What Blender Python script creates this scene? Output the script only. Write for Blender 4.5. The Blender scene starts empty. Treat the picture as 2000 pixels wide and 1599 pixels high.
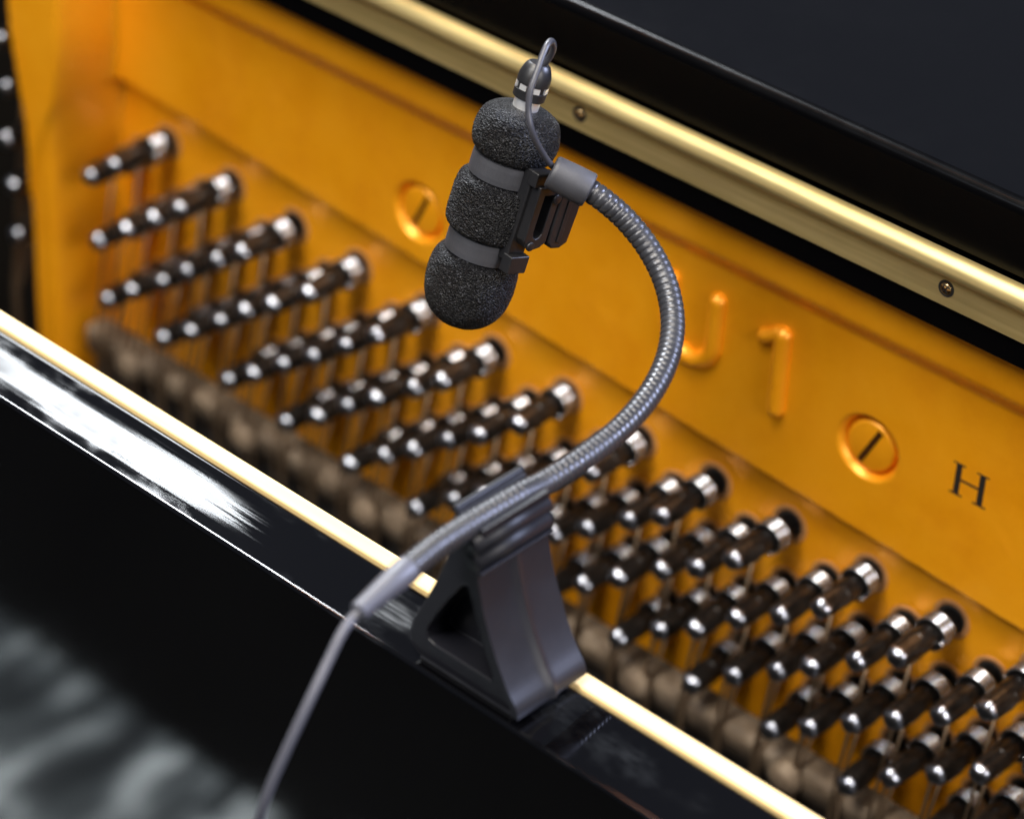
import bpy, bmesh, math, random
from mathutils import Vector, Matrix, noise

random.seed(7)
MM = 0.001
scene = bpy.context.scene
col = scene.collection

# ------------------------------------------------------------------ camera
# piano axes: x along the piano, y towards its back, z up; origin on the plate
# face beside the tenth diagonal of tuning pins. Numbers are millimetres.
R = Matrix(((0.7329204, -0.4112092, 0.5419730), (0.6789658, 0.3919904, -0.6207648), (0.0428160, 0.8229523, 0.5664947)))
CAM = Vector((340.274, -495.511, 446.579))
FPX, CX, CY = 5528.22, 1000.0, 799.5
cam_data = bpy.data.cameras.new("camera")
cam = bpy.data.objects.new("camera", cam_data)
col.objects.link(cam)
cam.matrix_world = Matrix.Translation(CAM * MM) @ R.to_4x4()
cam_data.sensor_width = 36.0
cam_data.lens = FPX * 36.0 / 2000.0
cam_data.clip_start = 0.02
cam_data.clip_end = 60.0
cam_data.dof.use_dof = True
cam_data.dof.focus_distance = 0.630
cam_data.dof.aperture_fstop = 9.5
scene.camera = cam


def ray(px, py):
    return R @ Vector(((px - CX) / FPX, -(py - CY) / FPX, -1.0))


def on(px, py, axis, val):
    d = ray(px, py)
    return CAM + d * ((val - CAM[axis]) / d[axis])


def dep(px, py, depth):
    return CAM + ray(px, py) * depth


# ------------------------------------------------------------------ light
world = bpy.data.worlds.new("World")
scene.world = world
world.use_nodes = True
bgn = world.node_tree.nodes["Background"]
bgn.inputs[0].default_value = (0.55, 0.62, 0.80, 1)
bgn.inputs[1].default_value = 0.15


def area(name, loc, target, sx, sy, power, colr, roll=0.0):
    d = bpy.data.lights.new(name, 'AREA')
    d.shape = 'RECTANGLE'
    d.size = sx
    d.size_y = sy
    d.energy = power
    d.color = colr
    o = bpy.data.objects.new(name, d)
    col.objects.link(o)
    o.location = loc
    q = (Vector(target) - Vector(loc)).to_track_quat('-Z', 'Y')
    o.rotation_euler = (q @ Matrix.Rotation(roll, 3, 'Z').to_quaternion()).to_euler()
    return o


# overhead stage lamps: warm-white key, added front fill, cool back light from the right, window-like strips at the back left
area("key_lamp", (-0.05, -0.42, 1.75), (-0.05, -0.05, 0.0), 0.95, 0.95, 60, (1.0, 0.93, 0.82))
area("front_fill", (-0.12, -0.95, 1.10), (-0.05, 0.0, 0.03), 0.40, 0.40, 15, (1.0, 0.95, 0.90))  # added fill, brightens the plate and the pin highlights
area("right_lamp", (1.30, -0.35, 0.75), (-0.1, 0.0, 0.03), 0.45, 0.45, 15, (1.0, 0.95, 0.92))
area("cool_back_lamp", (0.85, 0.85, 0.80), (0.03, -0.12, 0.1), 0.42, 0.42, 38, (0.62, 0.69, 1.0))
area("cool_front_lamp", (-0.55, -1.25, 1.35), (-0.1, 0, 0.0), 0.30, 0.30, 4, (0.72, 0.84, 1.0))
area("back_window_lamp", (-1.12, 0.53, 1.25), (-0.09, -0.155, 0.07), 0.36, 0.26, 46, (0.90, 0.95, 1.0))
area("back_low_lamp", (-1.20, 0.88, 0.66), (-0.09, -0.147, 0.07), 0.34, 0.36, 5.5, (0.92, 0.96, 1.0))
area("warm_lamp", (-0.56, -0.05, 0.90), (0.0, -0.15, 0.07), 0.05, 0.05, 0.35, (1.0, 0.42, 0.22))
area("warm_lamp_high", (-0.52, 0.0, 1.30), (0.05, -0.15, 0.07), 0.06, 0.06, 0.5, (1.0, 0.42, 0.22))
wash = bpy.data.lights.new("mottle_fill_spot", 'SPOT')  # added spot, lights the mottled slab so that its reflection shows
wash.energy = 115
wash.spot_size = math.radians(50)
wash.spot_blend = 0.6
wash.shadow_soft_size = 0.05
wash.color = (0.84, 0.94, 1.0)
wo = bpy.data.objects.new("mottle_fill_spot", wash)
col.objects.link(wo)
wo.location = (-0.55, -1.0, 0.55)
wo.rotation_euler = (Vector((-0.47, -0.50, -0.46)) - Vector(wo.location)).to_track_quat('-Z', 'Y').to_euler()

scene.view_settings.view_transform = 'Standard'
scene.view_settings.look = 'None'
scene.view_settings.exposure = 0.0
scene.view_settings.gamma = 1.0
scene.render.engine = 'CYCLES'


# ------------------------------------------------------------------ materials
class Mat:
    def __init__(s, name, base, rough, metal=0.0, **kw):
        s.m = bpy.data.materials.new(name)
        s.m.use_nodes = True
        s.nt = s.m.node_tree
        s.b = s.nt.nodes["Principled BSDF"]
        s.b.inputs["Base Color"].default_value = (*base, 1)
        s.b.inputs["Roughness"].default_value = rough
        s.b.inputs["Metallic"].default_value = metal
        for k, v in kw.items():
            s.b.inputs[k.replace('_', ' ')].default_value = v
        s.tc = None

    def coords(s, scale=(1, 1, 1), kind='Object'):
        if s.tc is None:
            s.tc = s.nt.nodes.new("ShaderNodeTexCoord")
        mp = s.nt.nodes.new("ShaderNodeMapping")
        mp.inputs["Scale"].default_value = scale
        s.nt.links.new(s.tc.outputs[kind], mp.inputs[0])
        return mp.outputs[0]

    def noise(s, scale, detail=4, rough=0.5, stretch=(1, 1, 1)):
        n = s.nt.nodes.new("ShaderNodeTexNoise")
        n.inputs["Scale"].default_value = scale
        n.inputs["Detail"].default_value = detail
        n.inputs["Roughness"].default_value = rough
        s.nt.links.new(s.coords(stretch), n.inputs["Vector"])
        return n.outputs["Fac"]

    def voronoi(s, scale, stretch=(1, 1, 1), out="Distance"):
        n = s.nt.nodes.new("ShaderNodeTexVoronoi")
        n.inputs["Scale"].default_value = scale
        s.nt.links.new(s.coords(stretch), n.inputs["Vector"])
        return n.outputs[out]

    def ramp(s, fac, stops):
        n = s.nt.nodes.new("ShaderNodeValToRGB")
        e = n.color_ramp.elements
        while len(e) < len(stops):
            e.new(0.5)
        for el, (p, c) in zip(e, stops):
            el.position = p
            el.color = (*c, 1) if isinstance(c, tuple) else (c, c, c, 1)
        s.nt.links.new(fac, n.inputs[0])
        return n.outputs[0]

    def math(s, op, a, b=None):
        n = s.nt.nodes.new("ShaderNodeMath")
        n.operation = op
        for i, v in enumerate((a, b)):
            if v is None:
                continue
            if isinstance(v, (int, float)):
                n.inputs[i].default_value = v
            else:
                s.nt.links.new(v, n.inputs[i])
        return n.outputs[0]

    def to(s, out, name):
        s.nt.links.new(out, s.b.inputs[name])
        return s

    def bump(s, h, strength=0.3, dist=0.0005):
        n = s.nt.nodes.new("ShaderNodeBump")
        n.inputs["Strength"].default_value = strength
        n.inputs["Distance"].default_value = dist
        s.nt.links.new(h, n.inputs["Height"])
        s.nt.links.new(n.outputs[0], s.b.inputs["Normal"])
        return s


# polished black polyester, faint swirl marks and greasy smudges in its gloss
gloss = Mat("black_polyester", (0.001, 0.001, 0.0013), 0.04, Coat_Weight=0.0, IOR=1.55)
sm = gloss.ramp(gloss.noise(38, 3, 0.6, (1, 1.6, 1)), [(0.52, 0.0), (0.70, 1.0)])
fine = gloss.noise(900, 2, 0.5, (0.08, 1, 1))
# a wiped, hazy polish film lies along the middle of the panel's top at the treble-left end
gx = gloss.nt.nodes.new("ShaderNodeSeparateXYZ")
gloss.nt.links.new(gloss.coords(), gx.inputs[0])
streak = gloss.noise(700, 5, 0.72, (0.020, 1, 1))
across = gloss.math('ABSOLUTE', gloss.math('MULTIPLY', gloss.math('ADD', gx.outputs[1], 0.1572), 112.0))
film = gloss.ramp(gloss.math('ADD', across, gloss.math('MULTIPLY', streak, 0.75)), [(0.0, 1.0), (0.98, 1.0), (1.0, 0.0)])
fn = film.node.color_ramp.elements
fn[1].position, fn[2].position = 0.62, 1.0
along = gloss.ramp(gloss.math('ADD', gloss.math('MULTIPLY', gx.outputs[0], -14.0), gloss.math('MULTIPLY', streak, 0.8)), [(0.0, 0.0), (0.80, 0.0), (1.0, 1.0)])
film = gloss.math('MULTIPLY', film, along)
gloss.to(gloss.math('ADD', gloss.math('ADD', gloss.math('MULTIPLY', gloss.math('MULTIPLY', sm, fine), 0.30), 0.035), gloss.math('MULTIPLY', film, 0.32)), "Roughness")
smudge = gloss.math('MULTIPLY', gloss.ramp(gloss.noise(24, 4, 0.65, (1, 1.5, 1)), [(0.58, 0.0), (0.70, 1.0)]), gloss.ramp(gloss.noise(1100, 2, 0.6, (0.25, 1, 1)), [(0.35, 0.15), (0.65, 1.0)]))
gloss.to(gloss.ramp(smudge, [(0.0, (0.001, 0.001, 0.0013)), (1.0, (0.011, 0.012, 0.0135))]), "Base Color")
gloss.bump(gloss.noise(1500, 2, 0.5, (0.03, 1, 1)), 0.007, 0.0002)
lidm = Mat("lid_polyester", (0.001, 0.001, 0.0013), 0.10, IOR=1.55)
lidm.to(lidm.ramp(lidm.noise(40, 4, 0.6), [(0.3, 0.07), (0.7, 0.14)]), "Roughness")
mirror = Mat("black_polyester_front", (0.0008, 0.0008, 0.001), 0.05, IOR=1.55)
mirror.to(mirror.ramp(mirror.noise(9, 3), [(0.3, 0.03), (0.7, 0.08)]), "Roughness")
satin = Mat("satin_black", (0.0008, 0.0008, 0.001), 0.22, IOR=1.4, Specular_IOR_Level=0.1)
satin.to(satin.ramp(satin.noise(70, 4, 0.6), [(0.3, 0.19), (0.7, 0.27)]), "Roughness")

gold = Mat("gold_plate_paint", (0.70, 0.23, 0.004), 0.42, 0.35, Specular_IOR_Level=0.8)
gold.to(gold.ramp(gold.noise(22, 8, 0.72), [(0.28, (0.76, 0.265, 0.002)), (0.5, (0.86, 0.335, 0.004)), (0.74, (0.92, 0.385, 0.010))]), "Base Color")
gold.to(gold.ramp(gold.noise(60, 4, 0.6), [(0.3, 0.32), (0.75, 0.44)]), "Roughness")
gold.bump(gold.math('ADD', gold.noise(700, 4, 0.65), gold.math('MULTIPLY', gold.noise(120, 3, 0.6), 1.5)), 0.16, 0.0004)

brass = Mat("brushed_brass", (0.66, 0.52, 0.23), 0.30, 0.80)
brass.to(brass.ramp(brass.noise(500, 3, 0.6, (0.03, 1, 1)), [(0.3, (0.54, 0.42, 0.17)), (0.7, (0.72, 0.58, 0.27))]), "Base Color")
brass.to(brass.ramp(brass.noise(120, 4, 0.65, (0.25, 1, 1)), [(0.35, 0.34), (0.7, 0.48)]), "Roughness")
brass.bump(brass.noise(2200, 2, 0.5, (0.02, 1, 1)), 0.12, 0.0002)

screwm = Mat("screw_brass", (0.72, 0.50, 0.24), 0.22, 1.0)
recessm = Mat("recess_shade", (0.01, 0.009, 0.008), 0.6)  # shade inside seats, slots and holes, given as a dark colour

pinm = Mat("blued_pin_steel", (0.03, 0.03, 0.03), 0.30, 0.8, Specular_IOR_Level=0.4)
pinm.to(pinm.ramp(pinm.noise(220, 3, 0.6), [(0.35, (0.012, 0.011, 0.011)), (0.7, (0.040, 0.038, 0.037))]), "Base Color")
tipm = Mat("worn_pin_tip", (0.30, 0.315, 0.36), 0.28, 1.0)
wirem = Mat("music_wire", (0.52, 0.53, 0.56), 0.26, 1.0)
stringm = Mat("string_steel", (0.24, 0.17, 0.11), 0.5, 1.0)
bushm = Mat("maple_bushing", (0.42, 0.22, 0.10), 0.7)
bushm.to(bushm.ramp(bushm.noise(400, 3), [(0.3, (0.24, 0.10, 0.03)), (0.7, (0.36, 0.17, 0.06))]), "Base Color")

cream = Mat("pale_wood_edge", (0.80, 0.60, 0.30), 0.55)
cream.to(cream.ramp(cream.noise(300, 4, 0.6, (0.05, 1, 1)), [(0.3, (0.70, 0.50, 0.21)), (0.7, (0.78, 0.58, 0.28))]), "Base Color")
darkwood = Mat("dark_inner_wood", (0.004, 0.003, 0.002), 0.6, Specular_IOR_Level=0.2)
darkwood.bump(darkwood.noise(300, 3, 0.6, (0.1, 1, 1)), 0.2)

barm = Mat("dusty_bar", (0.30, 0.24, 0.17), 0.75, 0.15)
barm.to(barm.ramp(barm.noise(85, 6, 0.72), [(0.34, (0.05, 0.034, 0.022)), (0.52, (0.12, 0.084, 0.052)), (0.72, (0.24, 0.185, 0.13))]), "Base Color")
feltm = Mat("brown_felt", (0.006, 0.004, 0.003), 0.95)
feltm.bump(feltm.noise(900, 3), 0.5)

foam = Mat("open_cell_foam", (0.004, 0.004, 0.005), 0.40, Specular_IOR_Level=0.28)
sep = foam.nt.nodes.new("ShaderNodeSeparateColor")
foam.nt.links.new(foam.voronoi(2500, out="Color"), sep.inputs[0])
foam.to(foam.ramp(sep.outputs[0], [(0.0, (0.0015, 0.0015, 0.002)), (0.84, (0.005, 0.005, 0.0065)), (0.92, (0.012, 0.012, 0.015)), (1.0, (0.05, 0.052, 0.06))]), "Base Color")  # sparkle painted in: a few cells coloured lighter
foam.bump(foam.math('ADD', foam.voronoi(2300), foam.noise(3200, 2)), 1.0, 0.0008)

plastic = Mat("black_plastic", (0.005, 0.005, 0.006), 0.38)
plastic.to(plastic.ramp(plastic.noise(90, 4, 0.6), [(0.3, 0.36), (0.7, 0.50)]), "Roughness")
plastic.bump(plastic.noise(1600, 3, 0.6), 0.10, 0.0002)
rubber = Mat("grey_black_rubber", (0.030, 0.031, 0.036), 0.55)
rubber.to(rubber.ramp(rubber.noise(130, 4, 0.6), [(0.3, (0.024, 0.025, 0.030)), (0.7, (0.036, 0.037, 0.044))]), "Base Color")
rubber.bump(rubber.noise(2500, 2), 0.12, 0.0002)
clampm = Mat("matte_clamp_plastic", (0.007, 0.0072, 0.010), 0.38, Specular_IOR_Level=0.3)
clampm.to(clampm.ramp(clampm.noise(45, 4, 0.6), [(0.3, 0.34), (0.7, 0.52)]), "Roughness")
clampm.bump(clampm.noise(1800, 3), 0.06, 0.0002)
neckm = Mat("gunmetal_gooseneck", (0.032, 0.033, 0.038), 0.34, 0.35)
neckm.to(neckm.ramp(neckm.noise(160, 3), [(0.3, 0.24), (0.7, 0.38)]), "Roughness")
chrome = Mat("bright_nickel", (0.88, 0.88, 0.87), 0.38, 0.85)
cablem = Mat("cable_sheath", (0.035, 0.036, 0.045), 0.38)
sleevem = Mat("grey_violet_rubber", (0.058, 0.060, 0.076), 0.45)
sleevem.bump(sleevem.noise(1500, 3), 0.1, 0.0002)
ink = Mat("black_ink", (0.010, 0.007, 0.004), 0.6)
slotm = Mat("slot_shade", (0.035, 0.010, 0.0005), 0.9, 0.0, Specular_IOR_Level=0.1)  # dark colour stands for the shade inside the bolt slots

floorm = Mat("dark_floor", (0.010, 0.010, 0.011), 0.8)
floorm.to(floorm.ramp(floorm.noise(5, 4), [(0.3, 0.006), (0.7, 0.014)]), "Base Color")
mottlem = Mat("reflected_mottle_cloth", (0.2, 0.22, 0.24), 0.9)  # invented cloth, its patches imitate the blur reflected in the front panel
mottlem.to(mottlem.ramp(mottlem.noise(48, 3, 0.6, (1.0, 0.42, 1)),
                      [(0.40, (0.02, 0.024, 0.028)), (0.53, (0.13, 0.15, 0.16)), (0.66, (0.78, 0.84, 0.86))]), "Base Color")
mottlem.bump(mottlem.noise(300, 3), 0.4)


# ------------------------------------------------------------------ helpers
def link(o, parent=None):
    col.objects.link(o)
    if parent is not None:
        o.parent = parent
    return o


def mesh_obj(name, verts, faces, mat, parent=None, smooth=True, bevel=0.0, seg=2, autosmooth=None):
    me = bpy.data.meshes.new(name)
    me.from_pydata([tuple(Vector(v) * MM) for v in verts], [], faces)
    bm = bmesh.new()
    bm.from_mesh(me)
    bmesh.ops.recalc_face_normals(bm, faces=bm.faces)
    bm.to_mesh(me)
    bm.free()
    me.materials.append(mat.m)
    if smooth:
        for p in me.polygons:
            p.use_smooth = True
    o = bpy.data.objects.new(name, me)
    link(o, parent)
    if bevel > 0:
        md = o.modifiers.new("bevel", 'BEVEL')
        md.width = bevel * MM
        md.segments = seg
        md.limit_method = 'ANGLE'
        md.angle_limit = math.radians(28)
        md.harden_normals = True
    return o


def empty(name, loc, label=None, cat=None, group=None):
    o = bpy.data.objects.new(name, None)
    o.empty_display_size = 0.01
    link(o)
    o["label"] = label
    o["category"] = cat
    if group:
        o["group"] = group
    return o


class MB:
    def __init__(s):
        s.v, s.f = [], []

    def add(s, v, f):
        n = len(s.v)
        s.v += [Vector(p) for p in v]
        s.f += [tuple(i + n for i in q) for q in f]
        return s

    def box(s, c, size, M=None):
        x, y, z = [k / 2 for k in size]
        vs = [Vector((a * x, b * y, d * z)) for a in (-1, 1) for b in (-1, 1) for d in (-1, 1)]
        if M is not None:
            vs = [M @ v for v in vs]
        return s.add([v + Vector(c) for v in vs],
                     [(0, 1, 3, 2), (4, 6, 7, 5), (0, 4, 5, 1), (2, 3, 7, 6), (0, 2, 6, 4), (1, 5, 7, 3)])

    def prism(s, pts, fr):
        """polygon pts [(u,v)] extruded: fr(u,v,w) w in 0..1 -> Vector"""
        n = len(pts)
        vs = [fr(u, v, 0) for u, v in pts] + [fr(u, v, 1) for u, v in pts]
        fs = [tuple(range(n))[::-1], tuple(range(n, 2 * n))] + [(i, (i + 1) % n, n + (i + 1) % n, n + i) for i in range(n)]
        return s.add(vs, fs)

    def lathe(s, prof, o, ax, n=32, disp=None):
        """prof [(s,r)] about axis ax from o"""
        ax = Vector(ax).normalized()
        u = ax.orthogonal().normalized()
        w = ax.cross(u)
        vs, fs = [], []
        for (t, r) in prof:
            for k in range(n):
                a = 2 * math.pi * k / n
                vs.append(Vector(o) + ax * t + (u * math.cos(a) + w * math.sin(a)) * r)
        m = len(prof)
        for i in range(m - 1):
            for k in range(n):
                k2 = (k + 1) % n
                fs.append((i * n + k, i * n + k2, (i + 1) * n + k2, (i + 1) * n + k))
        fs.append(tuple(range(n))[::-1])
        fs.append(tuple(range((m - 1) * n, m * n)))
        return s.add(vs, fs)

    def sweep(s, pts, rad, n=16, closed=False, flat=None):
        """tube along pts; rad number or f(arc, theta)"""
        fr = frames(pts)
        arc, vs, fs = 0.0, [], []
        for i, (p, t, u, w) in enumerate(fr):
            if i:
                arc += (p - fr[i - 1][0]).length
            for k in range(n):
                a = 2 * math.pi * k / n
                r = rad(arc, a) if callable(rad) else rad
                vs.append(p + (u * math.cos(a) + w * math.sin(a)) * r)
        m = len(fr)
        for i in range(m - 1):
            for k in range(n):
                k2 = (k + 1) % n
                fs.append((i * n + k, i * n + k2, (i + 1) * n + k2, (i + 1) * n + k))
        fs.append(tuple(range(n))[::-1])
        fs.append(tuple(range((m - 1) * n, m * n)))
        return s.add(vs, fs)

    def build(s, name, mat, parent=None, **kw):
        return mesh_obj(name, s.v, s.f, mat, parent, **kw)


def frames(pts):
    pts = [Vector(p) for p in pts]
    out = []
    u = None
    for i, p in enumerate(pts):
        t = (pts[min(i + 1, len(pts) - 1)] - pts[max(i - 1, 0)]).normalized()
        if u is None:
            u = t.orthogonal().normalized()
        u = (u - t * u.dot(t)).normalized()
        out.append((p, t, u, t.cross(u)))
    return out


def spline(ctrl, step=0.5):
    """Catmull-Rom through ctrl, resampled at equal arc steps"""
    c = [Vector(p) for p in ctrl]
    c = [c[0] * 2 - c[1]] + c + [c[-1] * 2 - c[-2]]
    dense = []
    for i in range(1, len(c) - 2):
        for k in range(40):
            t = k / 40
            a, b, d, e = c[i - 1], c[i], c[i + 1], c[i + 2]
            dense.append(0.5 * ((2 * b) + (d - a) * t + (2 * a - 5 * b + 4 * d - e) * t * t + (3 * b - a - 3 * d + e) * t ** 3))
    dense.append(c[-2])
    out, acc = [dense[0]], 0.0
    for a, b in zip(dense, dense[1:]):
        L = (b - a).length
        while acc + L >= step:
            f = (step - acc) / L
            a = a.lerp(b, f)
            out.append(a.copy())
            L = (b - a).length
            acc = 0.0
        acc += L
    if (out[-1] - dense[-1]).length > step * 0.3:
        out.append(dense[-1])
    return out


def smooth01(t):
    t = max(0.0, min(1.0, t))
    return t * t * (3 - 2 * t)


# ------------------------------------------------------------------ floor
FLOOR_Z = -1140.0
fl = MB().add([(-4000, -5000, FLOOR_Z), (4000, -5000, FLOOR_Z), (4000, 3000, FLOOR_Z), (-4000, 3000, FLOOR_Z)], [(0, 1, 2, 3)]).build("floor", floorm, smooth=False)
fl["kind"] = "structure"

# ------------------------------------------------------------------ piano
piano = empty("upright_piano", (0, 0, 0), "black polished upright piano with its lid folded back over the gold iron plate", "piano")
piano.location = (0, 0, FLOOR_Z * MM)
PZ = Vector((0, 0, -FLOOR_Z))           # children are modelled in plate coordinates


def P(o):
    o.parent = piano
    o.matrix_parent_inverse = Matrix.Translation((0, 0, -FLOOR_Z * MM))
    return o


X0, X1 = -820.0, 330.0
PT = 70.0                                # height of the front panel's top


def profile_bar(prof, x0, x1):
    """closed (y,z) profile extruded along x"""
    return MB().prism(prof, lambda u, v, w: Vector((x0 + (x1 - x0) * w, u, v)))


# front panel: thick polished board, pale bare-wood lining behind it
def rounded(y0, y1, z0, z1, r, n=5, r2=None):
    """board section with rounded top corners: r at the y0 edge, r2 at the y1 edge"""
    r2 = r if r2 is None else r2
    pts = [(y0, z0), (y0, z1 - r - 0.06)]
    for k in range(n + 1):
        a = math.pi - k / n * math.pi / 2
        pts.append((y0 + r + r * math.cos(a), z1 - r + r * math.sin(a)))
    pts += [(y0 + r + 0.06, z1), (y1 - r2 - 0.06, z1)]
    for k in range(n + 1):
        a = math.pi / 2 - k / n * math.pi / 2
        pts.append((y1 - r2 + r2 * math.cos(a), z1 - r2 + r2 * math.sin(a)))
    pts += [(y1, z1 - r2 - 0.06), (y1, z0)]
    return pts


panel = P(profile_bar(rounded(-166.2, -146.3, -468, PT, 0.9, 8, 2.6), X0, X1).build("front_panel", gloss))
panel.data.materials.append(mirror.m)
for f in panel.data.polygons:
    if f.normal.y < -0.99:
        f.material_index = 1
md = panel.modifiers.new("es", 'EDGE_SPLIT')
md.split_angle = math.radians(24)
lining = profile_bar(rounded(-146.1, -141.6, 40, PT - 0.4, 0.5, 3), X0, X1).build("wood_lining", cream, panel)
inner = profile_bar([(-146.1, -395), (-146.1, 39.6), (-143.0, 39.6), (-143.0, -395)], X0, X1).build("panel_back", darkwood, panel, smooth=False)

# closed key lid below the panel, keybed front
keylid = P(profile_bar(rounded(-506, -166.5, -500, -470, 8, 5), X0, X1).build("key_lid", gloss, smooth=False))
keybed = P(profile_bar([(-480, -600), (-480, -500.5), (0, -500.5), (0, -600)], X0, X1).build("keybed", gloss, smooth=False))
mottle = P(profile_bar(rounded(-510, -300, -469.6, -462, 3, 3), X0, X1).build("reflected_mottle", mottlem, smooth=False))  # added slab out of view, there only for its reflection in the panel
back = P(profile_bar([(40, -1140), (40, 93), (160, 93), (160, -1140)], X0, X1).build("back_frame", darkwood, smooth=False))

# rear lid with the front lid folded over it
lid = P(profile_bar(rounded(-15, 330, 95.5, 115.5, 1.2, 3), X0, X1).build("rear_lid", lidm))
md = lid.modifiers.new("es", 'EDGE_SPLIT')
md.split_angle = math.radians(24)
flid = P(profile_bar([(-12.0, 119.0), (-12.0, 135.6), (330, 135.6), (330, 119.0)], X0, X1).build("folded_lid", lidm, smooth=False))
ep = [(-15.2, 118.2), (-15.2, 132.9)]
for k in range(7):
    a = math.pi - k / 6 * math.pi / 2
    ep.append((-15.2 + 2.6 + 2.6 * math.cos(a), 135.58 - 2.6 + 2.6 * math.sin(a)))
ep += [(-12.02, 135.58), (-12.02, 118.2)]
edge = profile_bar(ep, X0, X1).build("lid_edge", satin, flid)
md = edge.modifiers.new("es", 'EDGE_SPLIT')
md.split_angle = math.radians(24)

# brass piano hinge
hinge = P(profile_bar([(-16.4, 102.8), (-16.4, 112.4), (-15.3, 112.4), (-15.3, 102.8)], X0, X1).build("hinge_leaf", brass, smooth=False, bevel=0.25))
kn = []
for k in range(20):
    a = 2 * math.pi * k / 20
    kn.append((-17.6 + 3.0 * math.cos(a), 114.7 + 3.0 * math.sin(a)))
knuckle = profile_bar(kn, X0, X1).build("knuckle", brass, hinge)
md = knuckle.modifiers.new("es", 'EDGE_SPLIT')
md.split_angle = math.radians(40)
for sx in (-397.1, -284.9, -172.8, -60.7, 51.5, 163.7, 275.9):
    c = Vector((sx, -16.4, 107.6))
    rim = MB().lathe([(0, 2.15), (0.14, 2.15), (0.14, 1.75), (0.05, 1.70)], c, (0, -1, 0), 28).build("screw_seat", recessm, hinge, smooth=False)
    m = MB().lathe([(0, 1.5), (0.25, 1.5), (0.45, 1.3), (0.62, 0.75), (0.66, 0.1)], c, (0, -1, 0), 28)
    sc = m.build("screw", screwm, hinge)
    # cross slot drawn as dark bars, its shade put into their colour
    rot = random.uniform(0, 1.5)
    m = MB()
    for a in (rot, rot + math.pi / 2):
        m.box(c + Vector((0, -0.60, 0)), (1.9, 0.22, 0.36), Matrix.Rotation(a, 3, 'Y'))
    m.build("screw_slot", recessm, hinge, smooth=False)


# ------------------------------------------------------------------ iron plate (relief)
def zstep(x):
    return 36.0 + (x + 278.0) * (13.7 - 36.0) / 355.0


STRUT_X = -271.0
BOLTS = [(27.0, 43.0), (-129.6, 43.2), (-287.0 - 130, 41.0), (185.0, 42.0)]


def relief(x, z):
    """height of the casting towards the player, mm"""
    d = z - zstep(x)
    if x < -256:                                   # web sweeps down into the strut
        d += 0.09 * (-256 - x) ** 2
    h = 4.6 * smooth01((d + 0.8) / 1.6)            # upper web stands proud of the pin field
    h += 5.0 * smooth01((z - 72.5) / 8.0)          # lip
    hw = 4.6 + 6.5 * smooth01((z - 8) / 50.0)      # strut, wider towards the top
    u = abs(x - STRUT_X - 0.02 * z)
    if x < STRUT_X:
        u = max(0.0, u - 4.0)
    st = 24.0 * smooth01((hw + 3.5 - u) / 5.5)
    h = max(h, st) + 0.25 * min(h, st)
    for bx, bz in BOLTS:
        r = math.hypot(x - bx, (z - bz))
        if r < 12:
            h -= 3.0 * smooth01((9.3 - r) / 1.6)
    return h


xs = []
x = -289.0
while x < X1 - 6:
    xs.append(x)
    x += 0.8 if -305 < x < 95 else 5.0
zs = []
z = -150.0
while z < 90.3:
    zs.append(z)
    z += 0.6 if z > -5 else 1.6
verts, faces = [], []
nz = len(zs) + 4
for x in xs:
    for z in zs:
        verts.append((x, 3.2 - relief(x, z), z))
    ht = 3.2 - relief(x, zs[-1])
    verts.append((x, ht + 0.35, 90.9))
    verts.append((x, ht + 1.2, 91.3))
    verts.append((x, 30, 91.3))
    verts.append((x, 38, 91.3))
for i in range(len(xs) - 1):
    for j in range(nz - 1):
        faces.append((i * nz + j, (i + 1) * nz + j, (i + 1) * nz + j + 1, i * nz + j + 1))
plate = P(mesh_obj("iron_plate", verts, faces, gold))


def plate_y(x, z):
    return 3.2 - relief(x, z)


# plate bolts: slotted heads painted over with the plate
for bx, bz in BOLTS[:2]:
    by = 3.2 - 4.6 + 3.0 + 0.3
    c = Vector((bx, by, bz))
    m = MB().lathe([(0, 7.3), (1.5, 7.3), (2.1, 7.0), (2.3, 6.3), (2.3, 0.05)], c, (0, -1, 0), 40)
    bo = m.build("plate_bolt", gold, plate)
    md = bo.modifiers.new("es", 'EDGE_SPLIT')
    md.split_angle = math.radians(50)
    M = Matrix.Rotation(-math.atan2(11.4, 5.5), 3, 'Y')
    MB().box(c + Vector((0, -2.3, 0)), (12.0, 0.24, 1.6), M).build("bolt_slot", slotm, plate, smooth=False)

# raised U1 in half-round strokes
UY = plate_y(-30, 55)


def stroke(pts, r, name):
    q = spline(pts, 0.35)
    L = (len(q) - 1) * 0.35

    def rr(s_, a):
        e = min(s_, L - s_)
        return r * math.sqrt(max(0.002, 1 - max(0.0, 1 - e / r) ** 2))
    return MB().sweep(q, rr, 20)


ub = []
xl, xr, zt, rb = -38.6, -23.2, 65.5, 7.7
xc = (xl + xr) / 2
ub = [Vector((xl, UY, z)) for z in (zt, 60, 56, 52, 50)]
for k in range(1, 12):
    a = math.pi + math.pi * k / 12
    ub.append(Vector((xc + rb * math.cos(a), UY, 50 + rb * 0.95 * math.sin(a))))
ub += [Vector((xr, UY, z)) for z in (50, 52, 56, 60, zt)]
stroke(ub, 2.5, "u").build("raised_letter", gold, plate)
one = [Vector((-1.9, UY, 65.4)), Vector((-1.8, UY, 55)), Vector((-1.7, UY, 46)), Vector((-1.6, UY, 38.4))]
m = stroke(one, 2.6, "one")
flag = [Vector((-1.6, UY, 64.2)), Vector((-5.2, UY, 61.4)), Vector((-9.6, UY, 59.2))]
m2 = stroke(flag, 2.2, "flag")
m.add(m2.v, m2.f)
m.build("raised_numeral", gold, plate)

# printed H
HY = plate_y(57, 48) - 0.05
m = MB()


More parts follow.
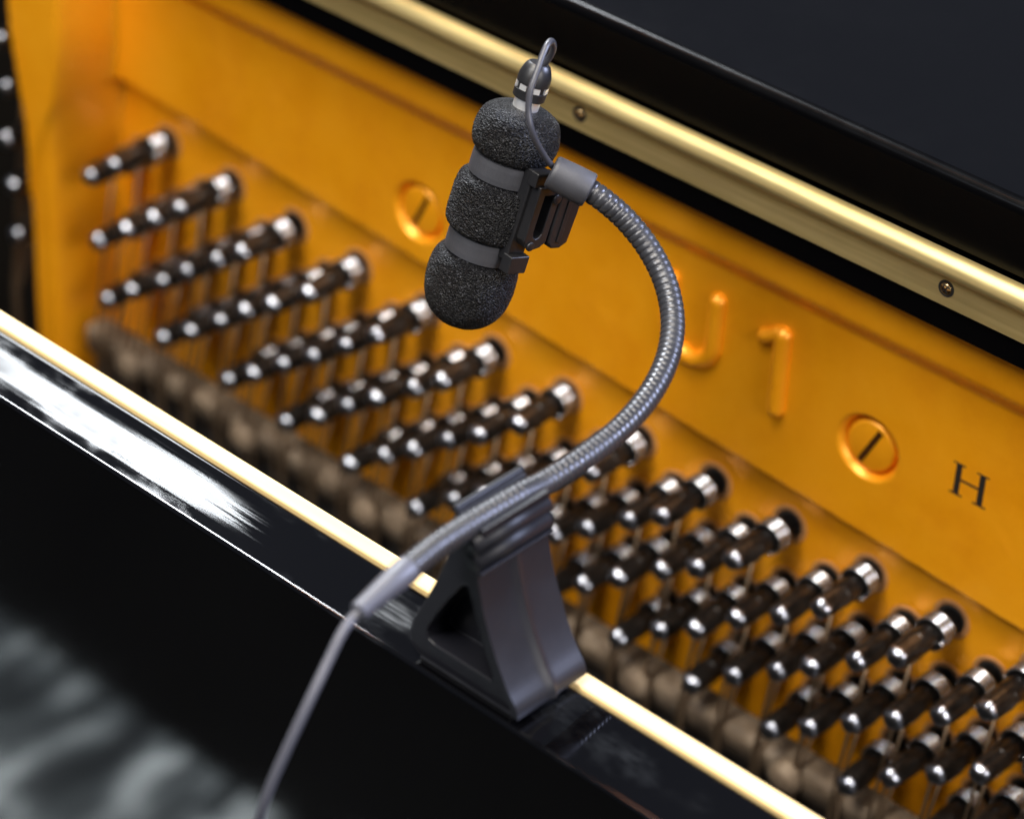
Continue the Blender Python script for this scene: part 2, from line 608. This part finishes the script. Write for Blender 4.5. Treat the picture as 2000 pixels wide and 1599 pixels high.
def rect(x0, x1, z0, z1):
    m.add([(x0, HY, z0), (x1, HY, z0), (x1, HY, z1), (x0, HY, z1)], [(0, 1, 2, 3)])


hz0, hz1 = 42.9, 52.2
for cx in (53.7, 60.6):
    rect(cx - 0.85, cx + 0.85, hz0 + 0.45, hz1 - 0.45)
    rect(cx - 1.95, cx + 1.95, hz0, hz0 + 0.5)
    rect(cx - 1.85, cx + 1.85, hz1 - 0.45, hz1)
rect(54.42, 59.88, 47.3, 48.0)
m.build("printed_letter", ink, plate, smooth=False)

# ------------------------------------------------------------------ tuning pins, bushings, strings
# pin mesh, axis along -y, origin at the plate face
pv = MB()
prof = [(-2, 3.3), (13.5, 3.4), (14.2, 3.4)]
pv.lathe(prof, (0, 0, 0), (0, -1, 0), 16)
# squared, tapering head
n = 16
rings = []
for t, r, sq in ((13.6, 3.4, 0.1), (15.0, 3.4, 0.7), (20.0, 3.1, 0.9), (21.4, 3.0, 0.9), (22.4, 2.7, 0.8), (23.1, 2.05, 0.6), (23.5, 1.2, 0.3), (23.6, 0.15, 0)):
    ring = []
    for k in range(n):
        a = 2 * math.pi * k / n + math.pi / 16
        c, s_ = math.cos(a), math.sin(a)
        q = 1.0 / max(abs(c), abs(s_))
        rr = r * ((1 - sq) + sq * min(q, 1.18) * 0.93)
        ring.append(Vector((rr * c, -t, rr * s_)))
    rings.append(ring)
vs = [v for r_ in rings for v in r_]
fs = []
for i in range(len(rings) - 1):
    for k in range(n):
        k2 = (k + 1) % n
        fs.append((i * n + k, i * n + k2, (i + 1) * n + k2, (i + 1) * n + k))
fs.append(tuple(range((len(rings) - 1) * n, len(rings) * n)))
pv.add(vs, fs)
pin0 = pv.build("tuning_pin", pinm)
pin0.data.materials.append(tipm.m)
for f in pin0.data.polygons:
    if f.center.y < -21.2 * MM:
        f.material_index = 1
# coil of wire, four turns
pts = []
for k in range(4 * 18 + 1):
    a = 2 * math.pi * k / 18
    pts.append(Vector((4.15 * math.cos(a), -3.4 - 1.15 * k / 18, 4.15 * math.sin(a))))
coil0 = MB().sweep(pts, 0.60, 7).build("wire_coil", wirem, pin0)
# bushing ring
bush0 = MB().lathe([(-1.0, 5.6), (0.15, 5.6), (0.3, 5.4), (0.3, 4.2), (-1.0, 4.1)], (0, 0, 0), (0, -1, 0), 24).build("pin_bushing", bushm)
hole0 = MB().lathe([(-0.5, 4.25), (0.12, 4.25), (0.12, 3.3), (0.1, 3.2)], (0, 0, 0), (0, -1, 0), 20).build("pin_hole", recessm)  # dark ring paints the shade in the hole round the pin
str0_me = None

TOPS = {1: (-240.1, 18.5), 2: (-211.3, 15.9), 3: (-183.9, 13.4), 4: (-157.2, 11.3), 5: (-129.0, 9.4), 6: (-102.2, 7.7),
        7: (-75.0, 6.4), 8: (-47.9, 5.2), 9: (-21.7, 5.0), 10: (3.6, 4.4), 11: (30.2, 3.0), 12: (55.8, 2.7)}
for k in range(13, 18):
    TOPS[k] = (55.8 + 26.4 * (k - 12), 2.7 - 1.1 * (k - 12))
BAR_Z = lambda x: -57.0 - 0.012 * (x + 100)
spots = []
for k, (tx, tz) in TOPS.items():
    npin = {1: 2, 2: 4}.get(k, 6)
    for i in range(npin):
        spots.append((tx - 12.55 * i, tz - 9.15 * i))
# the section beyond the strut
for k in range(5):
    spots.append((-293.5 + 0.5 * k, 40.5 - 17.2 * k))

first = True
for (x, z) in spots:
    # only pins that the photograph can see
    y0 = plate_y(x, z) if x > -280 else 3.8
    loc = Vector((x, y0, z)) * MM
    if first:
        pin, coil, bush, hole = pin0, coil0, bush0, hole0
        first = False
    else:
        pin, coil, bush, hole = pin0.copy(), coil0.copy(), bush0.copy(), hole0.copy()
        for o in (pin, coil, bush, hole):
            col.objects.link(o)
    P(pin)
    tilt = math.radians(random.uniform(-1.8, 1.8)), math.radians(random.uniform(-1.8, 1.8))
    pin.location = loc + Vector((0, random.uniform(-1.3, 1.0) * MM, 0))
    pin.rotation_euler = (tilt[0], random.uniform(0, 1.57), tilt[1])
    coil.parent = pin
    coil.rotation_euler = (0, random.uniform(-0.5, 0.5), 0)
    coil.location = (0, random.uniform(-0.8, 0.6) * MM, 0)
    bush.parent = plate
    bush.location = loc
    hole.parent = plate
    hole.location = loc
    # string from the coil down to the pressure bar
    ybar = -6.0
    zb = BAR_Z(x)
    a = Vector((x - 4.1, y0 - 7.6, z))
    b = Vector((x - 3.4 + random.uniform(-0.4, 0.4), ybar - 10.2, zb + 3.0))
    c_ = Vector((b.x + 0.3, -17.0, zb - 46))
    if z - zb > 3:
        st = P(MB().sweep([a, a.lerp(b, 0.5), b, b.lerp(c_, 0.5), c_], 0.5, 6).build("string", stringm))

# pressure bar with its screws, felt strip under it
bx0, bx1 = -262.0, X1 - 10
bvs, bfs = [], []
bprof = rounded(-15, -5, -5.0, 4.5, 3.0, 5)
nbx = 420
for i in range(nbx + 1):
    bx_ = bx0 + (bx1 - bx0) * i / nbx
    for (u_, v_) in bprof:
        d_ = noise.noise(Vector((bx_ * 0.09, u_ * 0.3, v_ * 0.3))) * 0.55 + noise.noise(Vector((bx_ * 0.35, u_, v_))) * 0.25
        bvs.append((bx_, u_ - d_ * 0.8, v_ + d_ + BAR_Z(bx_)))
nbp = len(bprof)
for i in range(nbx):
    for k in range(nbp):
        k2 = (k + 1) % nbp
        bfs.append((i * nbp + k, i * nbp + k2, (i + 1) * nbp + k2, (i + 1) * nbp + k))
bar = P(mesh_obj("pressure_bar", bvs, bfs, barm))
bxk = bx0 + 22
while bxk < bx1:
    c = Vector((bxk, -15.0, BAR_Z(bxk) + 0.5))
    MB().lathe([(-1, 5.2), (1.6, 5.2), (3.2, 4.2), (4.1, 2.4), (4.4, 0.1)], c, (0, -1, 0), 20).build("bar_screw", barm, bar)
    bxk += 53.0
felt = P(MB().prism(rounded(-12, 2, -40, -9.5, 3, 3), lambda u, v, w: Vector((bx0 + (bx1 - bx0) * w, u, v + BAR_Z(bx0 + (bx1 - bx0) * w)))).build("felt_strip", feltm))
block = P(MB().box((-559, 14, -30), (530, 20, 236)).build("shade_block", darkwood, smooth=False))  # dark block stands in for the shaded pin field beyond the strut
rail = P(profile_bar(rounded(-110, -40, -170, -120, 6, 3), X0 + 6, X1 - 6).build("action_rail", darkwood, smooth=False))

# ------------------------------------------------------------------ microphone
mic = empty("microphone", (0, 0, 0), "small microphone in a black foam windscreen hanging in a gooseneck holder", "microphone")
MD = 627.0
Cc = dep(1011, 257, MD)                         # centre of the top bulge
cu = Vector((0.315, 0.949, 0)).normalized()
TILT = math.radians(24)
axc = Vector((cu.x * math.cos(TILT), cu.y * math.cos(TILT), math.sin(TILT)))
AX = (R @ axc).normalized()                     # towards the connector
DN = -AX
mic.location = (Cc + DN * 49) * MM


def K(o, root):
    o.parent = root
    o.matrix_parent_inverse = Matrix.Translation(-root.location)
    return o


ctrl = [(-5.9, 2.7), (-5.8, 4.2), (-5.3, 6.4), (-3.8, 8.5), (-1.5, 9.5), (1.0, 9.8), (3.4, 9.5), (5.0, 8.7), (5.8, 7.7), (8.5, 7.5), (11.1, 7.7),
        (11.8, 9.0), (13.2, 9.8), (17.5, 10.05), (22.6, 9.9), (24.2, 9.1), (24.9, 7.8), (27.5, 7.6), (30.1, 7.8), (30.8, 9.0), (32.4, 9.9), (35.0, 10.2),
        (38.5, 10.15), (41.8, 9.5), (44.5, 8.1), (46.6, 6.0), (47.9, 3.6), (48.4, 1.4), (48.5, 0.05)]
prof = [(v.x, max(v.y, 0.03)) for v in spline([Vector((a, b, 0)) for a, b in ctrl], 0.22)]
NA = 300
u = AX.orthogonal().normalized()
w = AX.cross(u)
vs, fs = [], []
for i, (s_, r) in enumerate(prof):
    for k in range(NA):
        a = 2 * math.pi * k / NA
        rad = u * math.cos(a) + w * math.sin(a)
        p = Cc + DN * s_ + rad * r
        nv = noise.noise(p * 3.3) * 0.15 + noise.noise(p * 5.5) * 0.17 + noise.noise(p * 0.25) * 0.15
        k_ = min(1.0, r / 3.0)
        vs.append(p + rad * nv * k_ + DN * nv * 0.4)
for i in range(len(prof) - 1):
    for k in range(NA):
        k2 = (k + 1) % NA
        fs.append((i * NA + k, i * NA + k2, (i + 1) * NA + k2, (i + 1) * NA + k))
ws = K(mesh_obj("foam_windscreen", vs, fs, foam), mic)
K(MB().lathe([(4, 2.95), (-7.2, 2.95), (-8.6, 2.95), (-8.6, 0.1)], Cc, DN, 32).build("microphone_body", chrome, smooth=False), mic)
# ------------------------------------------------------------------ gooseneck mount
mount = empty("gooseneck_mount", (0, 0, 0), "black gooseneck arm with magnetic clamp standing on the piano's front panel", "microphone mount")
mount.location = Vector((42, -153, PT)) * MM

# two straps round the foam
for sc in (8.5, 27.5):
    pr = []
    for t, r in ((-2.45, 7.75), (-2.4, 8.2), (-1.2, 8.28), (1.2, 8.28), (2.4, 8.2), (2.45, 7.75)):
        pr.append((sc + t, r))
    K(MB().lathe(pr, Cc, DN, 64).build("holder_strap", rubber, smooth=False), mount)

# holder frame: radial direction h, tangential g
rc = Vector((0.949, -0.315, 0))
toc = (Vector((0, 0, 1)) - axc * axc.z).normalized()
PHI = math.radians(50)
side = (rc - axc * rc.dot(axc)).normalized()
hc = side * math.sin(PHI) + toc * math.cos(PHI)
Hd = (R @ hc).normalized()
Gd = DN.cross(Hd).normalized()
if Gd.dot(R @ side) < 0:
    Gd = -Gd                                     # Gd points to the right in view


def loc3(s_, g, h):
    if s_ > 4.6:
        s_ = 4.6 + (s_ - 4.6) * 0.77
    return Cc + DN * s_ + Gd * g + Hd * h


HM = Matrix((DN, Gd, Hd)).transposed()


def hbox(name, s0, s1, g0, g1, h0, h1, mat=plastic, bevel=0.35):
    return K(MB().box(loc3((s0 + s1) / 2, (g0 + g1) / 2, (h0 + h1) / 2), ((s1 - s0) * 0.77, g1 - g0, h1 - h0), HM).build(name, mat, mount, smooth=False, bevel=bevel), mount)


hbox("holder_rail", 4.6, 33.5, -2.6, 2.6, 7.6, 10.6)
hbox("holder_tab", 31.0, 36.6, -2.9, 2.9, 9.4, 12.4)
hbox("holder_tab", 4.4, 9.0, -2.9, 2.9, 9.8, 12.4)
# slotted frame standing on the rail
frm = MB()
out = [(8.4, -1.6), (25.5, -1.6), (27.6, -0.6), (28.6, 1.6), (27.8, 4.0), (26.2, 5.4), (8.4, 5.4)]
inn = [(11.0, 0.5), (22.6, 0.5), (24.2, 1.0), (24.9, 1.9), (24.4, 2.8), (23.2, 3.3), (11.0, 3.3)]
nn = len(out)
vs = [loc3(a, b, 13.2) for a, b in out] + [loc3(a, b, 13.2) for a, b in inn] + [loc3(a, b, 9.6) for a, b in out] + [loc3(a, b, 9.8) for a, b in inn]
fs = []
for i in range(nn):
    j = (i + 1) % nn
    fs += [(i, j, nn + j, nn + i), (i, 2 * nn + i, 2 * nn + j, j), (nn + i, nn + j, 3 * nn + j, 3 * nn + i)]
fs += [tuple(range(3 * nn, 4 * nn)), tuple(range(2 * nn, 3 * nn))]
K(MB().add(vs, fs).build("slotted_frame", plastic, mount, smooth=False, bevel=0.3), mount)
# thick block carrying the arm's socket
blk = [(5.0, 5.7), (22.0, 5.7), (26.6, 6.0), (28.4, 7.6), (28.4, 10.4), (26.6, 12.4), (10.0, 13.0), (5.0, 11.6)]
K(MB().prism(blk, lambda a, b, t: loc3(a, b, 8.0 + 5.4 * t)).build("arm_block", plastic, mount, smooth=False, bevel=0.6, seg=3), mount)
K(MB().prism([(12.5, 8.2), (26.0, 8.3), (26.3, 9.6), (12.5, 9.5)], lambda a, b, t: loc3(a, b, 13.2 + 0.5 * t)).build("block_rib", plastic, mount, smooth=False, bevel=0.15), mount)
K(MB().lathe([(0, 1.25), (0.35, 1.25), (0.45, 1.1), (0.45, 0.05)], loc3(12.0, 4.4, 13.2), Hd, 20).build("hinge_stud", plastic, mount), mount)
K(MB().lathe([(0, 1.1), (0.4, 1.1), (0.5, 0.95), (0.5, 0.05)], loc3(27.0, 0.6, 13.2), Hd, 20).build("hinge_stud", plastic, mount), mount)

# gooseneck centre line: pixel directions, distance from the clamp and the holder
GN = [(1150, 371, 619), (1180, 392, 619), (1220, 427, 620), (1262, 478, 620), (1294, 537, 618), (1311, 597, 615), (1313, 655, 611), (1297, 718, 605),
      (1260, 783, 598), (1203, 845, 590), (1130, 901, 581), (1062, 944, 574.5)]
gpts = [dep(*g) for g in GN]
gpts += [Vector((40.6, -148, 110.6)), Vector((40.7, -156, 110.9)), Vector((40.9, -165, 111.2)), Vector((41.4, -174, 111.4)), dep(795, 1112, 546)]
path = spline(gpts, 0.19)
PITCH = 1.62


def neck_r(s_, a):
    ph = (s_ / PITCH + a / (2 * math.pi)) % 1.0
    return 2.68 - 0.36 * (abs(2 * ph - 1) ** 7) - 0.05 * abs(2 * ph - 1) ** 2


neck = K(MB().sweep(path, neck_r, 24).build("gooseneck", neckm, mount), mount)
# barrel socket at the top end
b0, b1 = dep(1076, 334, 618.5), dep(1152, 373, 619)
bd = (b1 - b0)
bl = bd.length
K(MB().lathe([(0, 2.2), (0.05, 3.4), (0.5, 3.75), (1.2, 3.8), (bl * 0.55, 3.95), (bl - 0.5, 4.0), (bl, 3.75), (bl, 2.7), (bl - 1.0, 2.6)], b0, bd, 40).build("arm_socket", rubber, mount), mount)
md = mount.children[-1].modifiers.new("es", 'EDGE_SPLIT')
md.split_angle = math.radians(40)
# tail sleeve and cable
sl = [dep(797, 1111, 546), dep(770, 1133, 543), dep(735, 1163, 540), dep(698, 1196, 537)]
sp = spline(sl, 0.4)
SL = (len(sp) - 1) * 0.4
K(MB().sweep(sp, lambda s_, a: 2.85 - 0.85 * smooth01(s_ / SL) - (0.5 if s_ > SL - 0.3 else 0) - (0.15 if s_ < 0.3 else 0), 28).build("strain_relief", sleevem, mount), mount)
cb = [dep(705, 1190, 537.5), dep(690, 1205, 537), dep(668, 1235, 535), dep(642, 1288, 534), dep(615, 1345, 533), dep(588, 1402, 533), dep(560, 1462, 534), dep(532, 1525, 536), dep(512, 1580, 539), dep(500, 1640, 545), dep(492, 1740, 560)]
K(MB().sweep(spline(cb, 1.0), 1.0, 16).build("cable", sleevem, mount), mount)

# thin lead looping from the socket up to the connector
CT = loc3(-19.2, 0, 0)
ca = Cc + DN * -16.4
cc = [dep(1082, 328, 618), dep(1068, 312, 615), dep(1050, 282, 611), dep(1037, 250, 608), dep(1032, 215, 607), dep(1036, 178, 606), dep(1047, 146, 606), dep(1058, 113, 607), dep(1069, 88, 608.5), dep(1077, 81, 611), dep(1081, 91, 614), dep(1076, 108, 617), dep(1064, 124, 619), ca + DN * 1.5]
lead = K(MB().sweep(spline(cc, 0.5), 0.72, 12).build("thin_lead", cablem, mount), mount)
# connector plugged onto the microphone
cn = MB().lathe([(-8.1, 2.0), (-8.2, 3.5), (-8.4, 3.7), (-10.2, 3.75), (-10.3, 3.35), (-11.7, 3.35), (-11.8, 3.75), (-13.6, 3.7), (-15.2, 3.2), (-16.2, 2.7), (-16.6, 2.2), (-16.6, 0.1)], Cc, DN, 36)
con = K(cn.build("connector", plastic, mount), mount)
md = con.modifiers.new("es", 'EDGE_SPLIT')
md.split_angle = math.radians(35)
for k in range(7):
    a = 2 * math.pi * k / 7 + 0.4
    e1 = AX.orthogonal().normalized()
    e2 = AX.cross(e1)
    rd = e1 * math.cos(a) + e2 * math.sin(a)
    tg = AX.cross(rd)
    M = Matrix((rd, tg, AX)).transposed()
    K(MB().box(Cc + AX * 11.0 + rd * 3.4, (0.5, 1.7, 1.25), M).build("connector_latch", chrome, mount, smooth=False), mount)

# ---- magnetic clamp, A-shaped, standing on the panel
CY0, CY1 = -164.0, -144.6
outp = [(28.6, 71.4), (26.4, 73.0), (25.8, 75.6), (26.6, 79.0), (29.4, 85.0), (33.4, 94.5), (36.0, 102.0), (36.9, 107.4), (41.0, 107.4), (43.2, 104.6), (43.4, 101.0),
        (45.4, 93.5), (49.6, 82.6), (54.0, 74.4), (54.2, 71.4)]
innp = [(33.0, 76.4), (31.2, 77.0), (30.6, 78.6), (31.2, 80.4), (33.2, 84.6), (36.6, 90.6), (39.6, 95.2), (40.4, 96.0), (41.0, 96.2), (41.6, 96.0), (42.0, 95.4),
        (43.2, 92.0), (46.8, 82.8), (49.6, 77.6), (49.0, 76.4)]
nn = len(outp)
vs = [(a, CY0, b) for a, b in outp] + [(a, CY0, b) for a, b in innp] + [(a, CY0 + 7, b) for a, b in innp] + [(a, CY1, b) for a, b in outp]
fs = []
for i in range(nn):
    j = (i + 1) % nn
    fs += [(i, j, nn + j, nn + i), (nn + i, nn + j, 2 * nn + j, 2 * nn + i), (i, 3 * nn + i, 3 * nn + j, j)]
fs += [tuple(range(2 * nn, 3 * nn)), tuple(range(3 * nn, 4 * nn))]
K(MB().add(vs, fs).build("clamp_body", clampm, mount, smooth=False, bevel=0.5, seg=3), mount)
# small cross ridge inside the recess
K(MB().box((44.0, CY0 + 5.4, 82.5), (6.0, 3.0, 1.2), Matrix.Rotation(-0.35, 3, 'Y')).build("recess_rib", clampm, mount, smooth=False, bevel=0.3), mount)
# magnet foot
K(MB().box((41.6, (CY0 + CY1) / 2, PT + 0.70), (26.0, CY1 - CY0 - 1.2, 1.36)).build("magnet_foot", rubber, mount, smooth=False, bevel=0.2), mount)


def arcpts(cx, cz, r, a0, a1, n):
    return [(cx + r * math.cos(math.radians(a0 + (a1 - a0) * k / n)), cz + r * math.sin(math.radians(a0 + (a1 - a0) * k / n))) for k in range(n + 1)]


# curved face plate down the right flank: outer outline then back along the inner side
cen = spline([Vector((43.9, 0, 102.0)), Vector((44.6, 0, 98.5)), Vector((46.4, 0, 92.0)), Vector((50.0, 0, 83.4)), Vector((53.6, 0, 77.0)), Vector((56.2, 0, 73.6)), Vector((56.6, 0, 71.6))], 1.2)
o_, i_ = [], []
for k, p in enumerate(cen):
    t = (cen[min(k + 1, len(cen) - 1)] - cen[max(k - 1, 0)]).normalized()
    nrm = Vector((-t.z, 0, t.x))
    if nrm.x < 0:
        nrm = -nrm
    o_.append((p.x + nrm.x * 0.9, p.z + nrm.z * 0.9))
    i_.append((p.x - nrm.x * 1.0, p.z - nrm.z * 1.0))
# shell split across its width so that a soft central rib can stand proud
wy = [CY0 - 0.9, -156.6, -155.2, -154.2, -153.2, -151.8, CY1 + 0.6]
wh = [0, 0, 0.25, 0.75, 0.25, 0, 0]
vs, fs = [], []
nO = len(o_)
for y_, h_ in zip(wy, wh):
    for (a, b), (c_, d_) in zip(o_, i_):
        L = math.hypot(a - c_, b - d_)
        vs.append((a + (a - c_) / L * h_, y_, b + (b - d_) / L * h_))
    for (c_, d_) in i_[::-1]:
        vs.append((c_, y_, d_))
nn = 2 * nO
for q in range(len(wy) - 1):
    for i in range(nn):
        j = (i + 1) % nn
        fs.append((q * nn + i, q * nn + j, (q + 1) * nn + j, (q + 1) * nn + i))
fs += [tuple(range(nn)), tuple(range((len(wy) - 1) * nn, len(wy) * nn))]
fp = K(MB().add(vs, fs).build("face_plate", clampm, mount), mount)
md = fp.modifiers.new("es", 'EDGE_SPLIT')
md.split_angle = math.radians(40)
# two rolls and a lip under the arm channel
K(MB().prism(arcpts(43.3, 108.0, 2.1, 0, 360, 22)[:-1], lambda a, b, t: Vector((a, CY0 - 1.2 + (CY1 + 0.8 - CY0 + 1.2) * t, b))).build("channel_roll", clampm, mount, bevel=0.0), mount)
K(MB().prism(arcpts(43.7, 104.3, 2.2, 0, 360, 22)[:-1], lambda a, b, t: Vector((a, CY0 - 1.0 + (CY1 + 0.8 - CY0 + 1.0) * t, b))).build("channel_roll", clampm, mount, bevel=0.0), mount)
for o in list(mount.children)[-2:]:
    md = o.modifiers.new("es", 'EDGE_SPLIT')
    md.split_angle = math.radians(50)
K(MB().box((44.6, (CY0 + CY1) / 2, 101.9), (2.6, CY1 - CY0 + 2.0, 0.9)).build("channel_ledge", clampm, mount, smooth=False, bevel=0.2), mount)
# C-shaped channel hugging the arm
gc = (40.75, 110.9)
ch = arcpts(*gc, 3.9, 150, 372, 24) + arcpts(*gc, 2.75, 372, 150, 24)
ch = K(MB().prism(ch, lambda a, b, t: Vector((a, CY0 + 0.6 + (CY1 + 0.4 - CY0 - 0.6) * t, b))).build("arm_channel", clampm, mount), mount)
md = ch.modifiers.new("es", 'EDGE_SPLIT')
md.split_angle = math.radians(40)
lipc = arcpts(36.75, 112.9, 0.75, 0, 360, 12)[:-1]
lp = K(MB().prism(lipc, lambda a, b, t: Vector((a, CY0 + 0.6 + (CY1 + 0.4 - CY0 - 0.6) * t, b))).build("channel_lip", clampm, mount), mount)
md = lp.modifiers.new("es", 'EDGE_SPLIT')
md.split_angle = math.radians(50)
